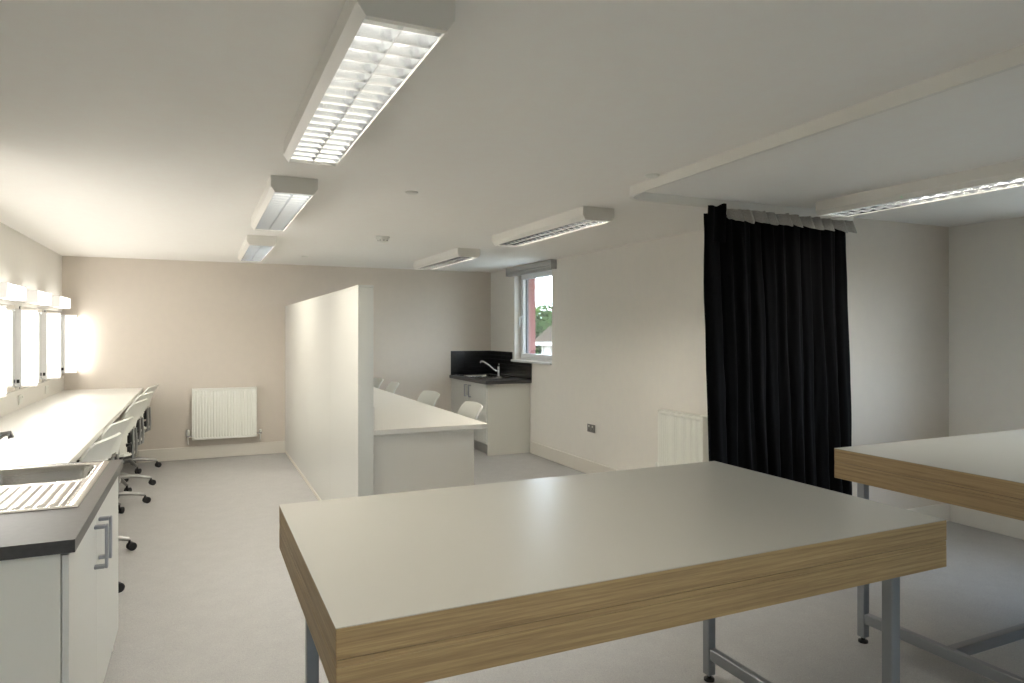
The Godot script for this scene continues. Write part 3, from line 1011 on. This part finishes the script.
func build_radiators() -> void:
	radiator(true, -0.084, 0.644, 0.237, 0.856, DF, "white fluted radiator on the far beige wall", [-1.0, 1.0])
	radiator(false, 4.43, 5.035, 0.235, 0.848, XR, "white fluted radiator on the window wall beside the curtain", [-1.0, 1.0])

# ------------------------------------------------------------------ chairs
var chair0: Node3D

func make_chair() -> Node3D:
	# local: seat faces -z, floor at y = 0
	var o := Node3D.new()
	var hub := part("hub", lathe([[0.0, 0.075], [0.034, 0.075], [0.036, 0.10], [0.030, 0.13], [0.0, 0.13]], 16), M.chair_metal, o)
	part("gas_lift", lathe([[0.0, 0.13], [0.026, 0.13], [0.026, 0.27], [0.016, 0.275], [0.016, 0.40], [0.0, 0.40]], 16), M.black_plastic, o)
	for k in 5:
		var t := TAU * k / 5.0 + 0.3
		var dir := Vector3(sin(t), 0, cos(t))
		var st := newst()
		add_tube(st, [dir * 0.02 + Vector3(0, 0.108, 0), dir * 0.12 + Vector3(0, 0.112, 0), dir * 0.24 + Vector3(0, 0.095, 0), dir * 0.305 + Vector3(0, 0.078, 0)], [0.024, 0.021, 0.016, 0.014], 8)
		var arm := part("base_arm", st.commit(), M.chair_metal, o)
		var cst := newst()
		var side := dir.cross(Vector3.UP)
		var turn := rng.randf_range(0, TAU)
		side = side.rotated(Vector3.UP, turn)
		var c := dir * 0.305 + side.cross(Vector3.UP) * 0.014
		for s in [-1.0, 1.0]:
			add_tube(cst, [c + side * s * 0.006 + Vector3(0, 0.0285, 0), c + side * s * 0.022 + Vector3(0, 0.0285, 0), c + side * s * 0.026 + Vector3(0, 0.0285, 0)], [0.0283, 0.0283, 0.020], 16)
		add_tube(cst, [dir * 0.305 + Vector3(0, 0.035, 0), dir * 0.305 + Vector3(0, 0.075, 0)], [0.008, 0.008], 8)
		part("caster", cst.commit(), M.black_plastic, arm)
	part("mechanism", cbox(Vector3(0.16, 0.045, 0.24), 0.012), M.black_plastic, o, Vector3(0, 0.422, 0.02))
	part("lever", tube([Vector3(0.08, 0.42, -0.02), Vector3(0.22, 0.415, -0.03)], [0.006, 0.006], 8), M.black_plastic, o)
	# seat: shallow dished shell with a dark pad below it
	var sp := []
	for r in 15:
		var v := r / 14.0 * 2.0 - 1.0
		var line := []
		for c in 15:
			var u := c / 14.0 * 2.0 - 1.0
			var k := sqrt(1.0 - 0.28 * v * v * 0.9)
			var x := 0.235 * u * k
			var z := 0.225 * v * sqrt(1.0 - 0.22 * u * u)
			line.append(Vector3(x, 0.468 + 0.012 * u * u - 0.018 * maxf(0, -v - 0.5) + 0.006 * v * v, z))
		sp.append(line)
	part("seat", sheet(sp, func(_r, _c): return true, 0.022), M.white_plastic, o)
	part("seat_base", cbox(Vector3(0.34, 0.02, 0.34), 0.008), M.black_plastic, o, Vector3(0, 0.447, 0.0))
	# backrest: white curved shell with an arched opening low down
	var bp := []
	var rows := 22
	var cols := 22
	for r in rows + 1:
		var v := r / float(rows)
		var line := []
		for c in cols + 1:
			var u := c / float(cols) * 2.0 - 1.0
			var wdt := 0.190 + 0.050 * sin(v * 2.2)
			var corner := 1.0 - 0.10 * pow(maxf(0, (v - 0.90) / 0.10), 3.0) * 0.6
			var y := 0.475 + 0.465 * v - 0.010 * u * u * smoothstep(0.85, 1.0, v)
			var z := 0.215 + 0.06 * v - 0.055 * u * u * (1.0 - 0.4 * v) - 0.03 * sin(v * PI) + 0.035 * pow(v, 5.0)
			line.append(Vector3(u * wdt * corner, y, z))
		bp.append(line)
	var hole := func(r: int, c: int) -> bool:
		var u := (c + 0.5) / cols * 2.0 - 1.0
		var v := (r + 0.5) / rows
		return not (absf(u) < 0.62 * sqrt(maxf(0.0, 1.0 - pow(v / 0.50, 3.0))) and v > 0.06)
	part("backrest", sheet(bp, hole, 0.014), M.white_plastic, o)
	# lumbar block and the two grey bars that carry the back
	part("lumbar_block", cbox(Vector3(0.16, 0.10, 0.026), 0.008), M.black_plastic, o, Vector3(0, 0.62, 0.205))
	part("lumbar_block", cbox(Vector3(0.18, 0.06, 0.026), 0.008), M.black_plastic, o, Vector3(0, 0.515, 0.205))
	for s in [-1.0, 1.0]:
		part("back_bar", tube([Vector3(s * 0.045, 0.425, 0.10), Vector3(s * 0.045, 0.425, 0.19), Vector3(s * 0.048, 0.44, 0.225), Vector3(s * 0.05, 0.54, 0.232), Vector3(s * 0.045, 0.69, 0.228)], [0.013, 0.013, 0.013, 0.012, 0.010], 10), M.chair_metal, o)
	return o

func place_chair(x: float, d: float, turn: float, label: String, group: String) -> void:
	var c: Node3D = chair0
	if c.get_parent() != null:
		c = chair0.duplicate()
	c.name = numbered("swivel_chair")
	add_child(c)
	c.position = V(x, 0, d)
	c.rotation.y = turn
	tag(c, label, "chair", group)

func build_chairs() -> void:
	rng.seed = 5
	chair0 = make_chair()
	# seats face the mirrors (towards -x): local -z turned to -x
	var ord := ["closest to the far wall", "second from the far wall", "third from the far wall", "fourth from the far wall", "fifth from the far wall", "nearest the sink"]
	var left := [[-0.745, 8.70, -10], [-0.75, 7.72, -12], [-0.75, 6.92, -10], [-0.755, 5.48, -12], [-0.755, 4.62, -11]]
	for k in 5:
		place_chair(left[k][0], left[k][1], PI / 2 + deg_to_rad(left[k][2]), "white-backed swivel chair at the mirror counter, %s" % ord[k], "swivel chairs at the mirror counter")
	var rord := ["closest to the far wall", "second from the far wall", "third from the far wall", "closest to the counter's end panel"]
	var right := [[1.83, 8.74, 0], [1.84, 8.0, -4], [1.85, 6.58, 3], [1.84, 5.42, -3]]
	for k in 4:
		place_chair(right[k][0], right[k][1], PI / 2 + deg_to_rad(right[k][2]), "white-backed swivel chair at the divider counter, %s" % rord[k], "swivel chairs at the divider counter")

# ------------------------------------------------------------------ small fittings
func build_fittings() -> void:
	var s := thing("wall_socket", V(XR, 0.50, 6.33), "grey double socket on the window wall", "socket")
	box("plate", XR - 0.010, XR - 0.0002, 0.46, 0.545, 6.255, 6.405, M.socket_grey, s, 0.003)
	for q in [6.295, 6.365]:
		box("rocker_switch", XR - 0.014, XR - 0.0102, 0.515, 0.533, q - 0.009, q + 0.009, M.white_plastic, s, 0.001)
		for p in [[0.497, 0.0], [0.48, -0.012], [0.48, 0.012]]:
			box("pin_hole", XR - 0.0108, XR - 0.0101, p[0] - 0.004, p[0] + 0.004, q + p[1] - 0.003, q + p[1] + 0.003, M.dark, s, 0.0)
	var det := thing("smoke_detector", V(1.50, CEIL, 6.08), "round white smoke detector on the ceiling", "detector")
	part("base", lathe([[0.0, -0.016], [0.058, -0.016], [0.062, -0.012], [0.062, 0.0], [0.0, 0.0]], 24), M.white_plastic, det)
	part("head", lathe([[0.0, -0.052], [0.026, -0.050], [0.038, -0.042], [0.046, -0.032], [0.052, -0.0165], [0.0, -0.0165]], 24), M.white_plastic, det)
	for k in 8:
		var t := TAU * k / 8.0
		var v := part("vent", cbox(Vector3(0.012, 0.005, 0.003), 0.0), M.dark, det, Vector3(sin(t) * 0.0438, -0.036, cos(t) * 0.0438))
		v.rotation.y = t
	for k in 3:
		var p: Array = [[1.18, 4.055, "small round ceiling plate between the ceiling light rows"], [1.084, 8.007, "small round ceiling plate above the divider"], [2.246, 3.07, "small round ceiling plate beside the curtain track"]][k]
		var c := put("ceiling_plate", lathe([[0.0, -0.012], [0.034, -0.010], [0.040, -0.003], [0.040, 0.0], [0.0, 0.0]], 20), M.white_plastic, self, V(p[0], CEIL, p[1]))
		tag(c, p[2], "ceiling plate", "small ceiling plates")

# ------------------------------------------------------------------ outside the window
func build_outside() -> void:
	var pier := box("exterior_pier", XR + 0.17, XR + 0.29, 0.6, 2.6, 8.26, 8.55, M.red, self, 0.004)
	struct(pier, "red outer window reveal seen through the glass")
	var ground_y := -3.2
	var gr := put("ground", boxes([[4.6, 80, ground_y - 0.2, ground_y, -30, 90]]), mat(Color(0.46, 0.45, 0.40), 0.9), self, Vector3.ZERO)
	struct(gr, "ground outside below the window")
	# neighbouring house: pale wall, tiled hip roof; it is turned to face the window
	var dist := 24.0
	var eave := 1.5476 - 0.0157 * dist - ground_y
	var h := thing("house", V(0.4573 * dist, ground_y, 0.8905 * dist), "pale house with a brown tiled roof seen through the window", "house")
	h.rotation.y = -atan2(0.4573, 0.8905)
	var wallm := mat(Color(0.62, 0.60, 0.57), 0.8)
	part("wall", cbox(Vector3(6.0, eave, 5.0), 0.0), wallm, h, Vector3(2.95, eave / 2, -2.9))
	var roofm := mat(Color.WHITE, 0.9, 0.0, 0.1)
	roofm.albedo_texture = noise_tex(51, 0.05, Color(0.17, 0.135, 0.105), Color(0.23, 0.19, 0.15), 256, 4)
	roofm.uv1_triplanar = true
	var st := newst()
	var top := eave + 2.4
	var a0 := Vector3(-0.38, eave, -0.1)
	var a1 := Vector3(6.3, eave, -0.1)
	var b0 := Vector3(-0.38, eave, -5.7)
	var b1 := Vector3(6.3, eave, -5.7)
	var r0 := Vector3(2.3, top, -2.9)
	var r1 := Vector3(3.7, top, -2.9)
	quad(st, a0, a1, r1, r0, Vector3(0, 1, 1))
	quad(st, b0, b1, r1, r0, Vector3(0, 1, -1))
	tri(st, a0, b0, r0, Vector3(-1, 1, 0))
	tri(st, a1, b1, r1, Vector3(1, 1, 0))
	quad(st, a0, a1, b1, b0, Vector3.DOWN)
	part("roof", st.commit(), roofm, h)
	part("fascia", cbox(Vector3(6.68, 0.12, 0.04), 0.0), wallm, h, Vector3(2.96, eave - 0.06, -0.1))
	var post := mat(Color(0.42, 0.40, 0.38), 0.7)
	for k in 9:
		part("wall_batten", cbox(Vector3(0.05, eave - 0.14, 0.05), 0.0), post, h, Vector3(0.02 + 0.28 * k, (eave - 0.14) / 2, -0.374))
	# tree behind it
	var td := 36.0
	var tc := V(0.458 * td, 1.5476 + 0.0, 0.89 * td)
	var tree := thing("tree", V(tc.x, ground_y, -tc.z), "leafy green tree behind the house outside the window", "tree")
	var bark := mat(Color(0.30, 0.25, 0.20), 0.9)
	put("trunk", tube([V(tc.x, ground_y, -tc.z), V(tc.x + 0.1, -0.5, -tc.z), V(tc.x, 1.5, -tc.z)], [0.35, 0.25, 0.12], 10), bark, tree, Vector3.ZERO)
	rng.seed = 9
	for tone in 2:
		var ls := newst()
		for b in 9:
			var cb := tc + Vector3(rng.randf_range(-2.2, 1.4), rng.randf_range(-2.4, 0.35), rng.randf_range(-1.2, 1.2))
			var rad := rng.randf_range(0.9, 1.5)
			for k in 700:
				var n := Vector3(rng.randfn(), rng.randfn(), rng.randfn()).normalized()
				var p := cb + n * rad * rng.randf_range(0.75, 1.05)
				var u := Vector3(rng.randfn(), rng.randfn(), rng.randfn()).cross(n).normalized() * 0.12
				var w := (u.cross(n + Vector3(rng.randfn(), rng.randfn(), rng.randfn()) * 0.5)).normalized() * 0.10
				quad(ls, p - u, p - w, p + u, p + w, n)
		var leaf := mat([Color(0.135, 0.185, 0.055), Color(0.18, 0.24, 0.08)][tone], 0.8, 0.0, 0.1)
		leaf.backlight_enabled = true
		leaf.backlight = Color(0.06, 0.09, 0.03)
		var lo := put("foliage", ls.commit(), leaf, tree, Vector3.ZERO)
		lo.set_meta("kind", "stuff")
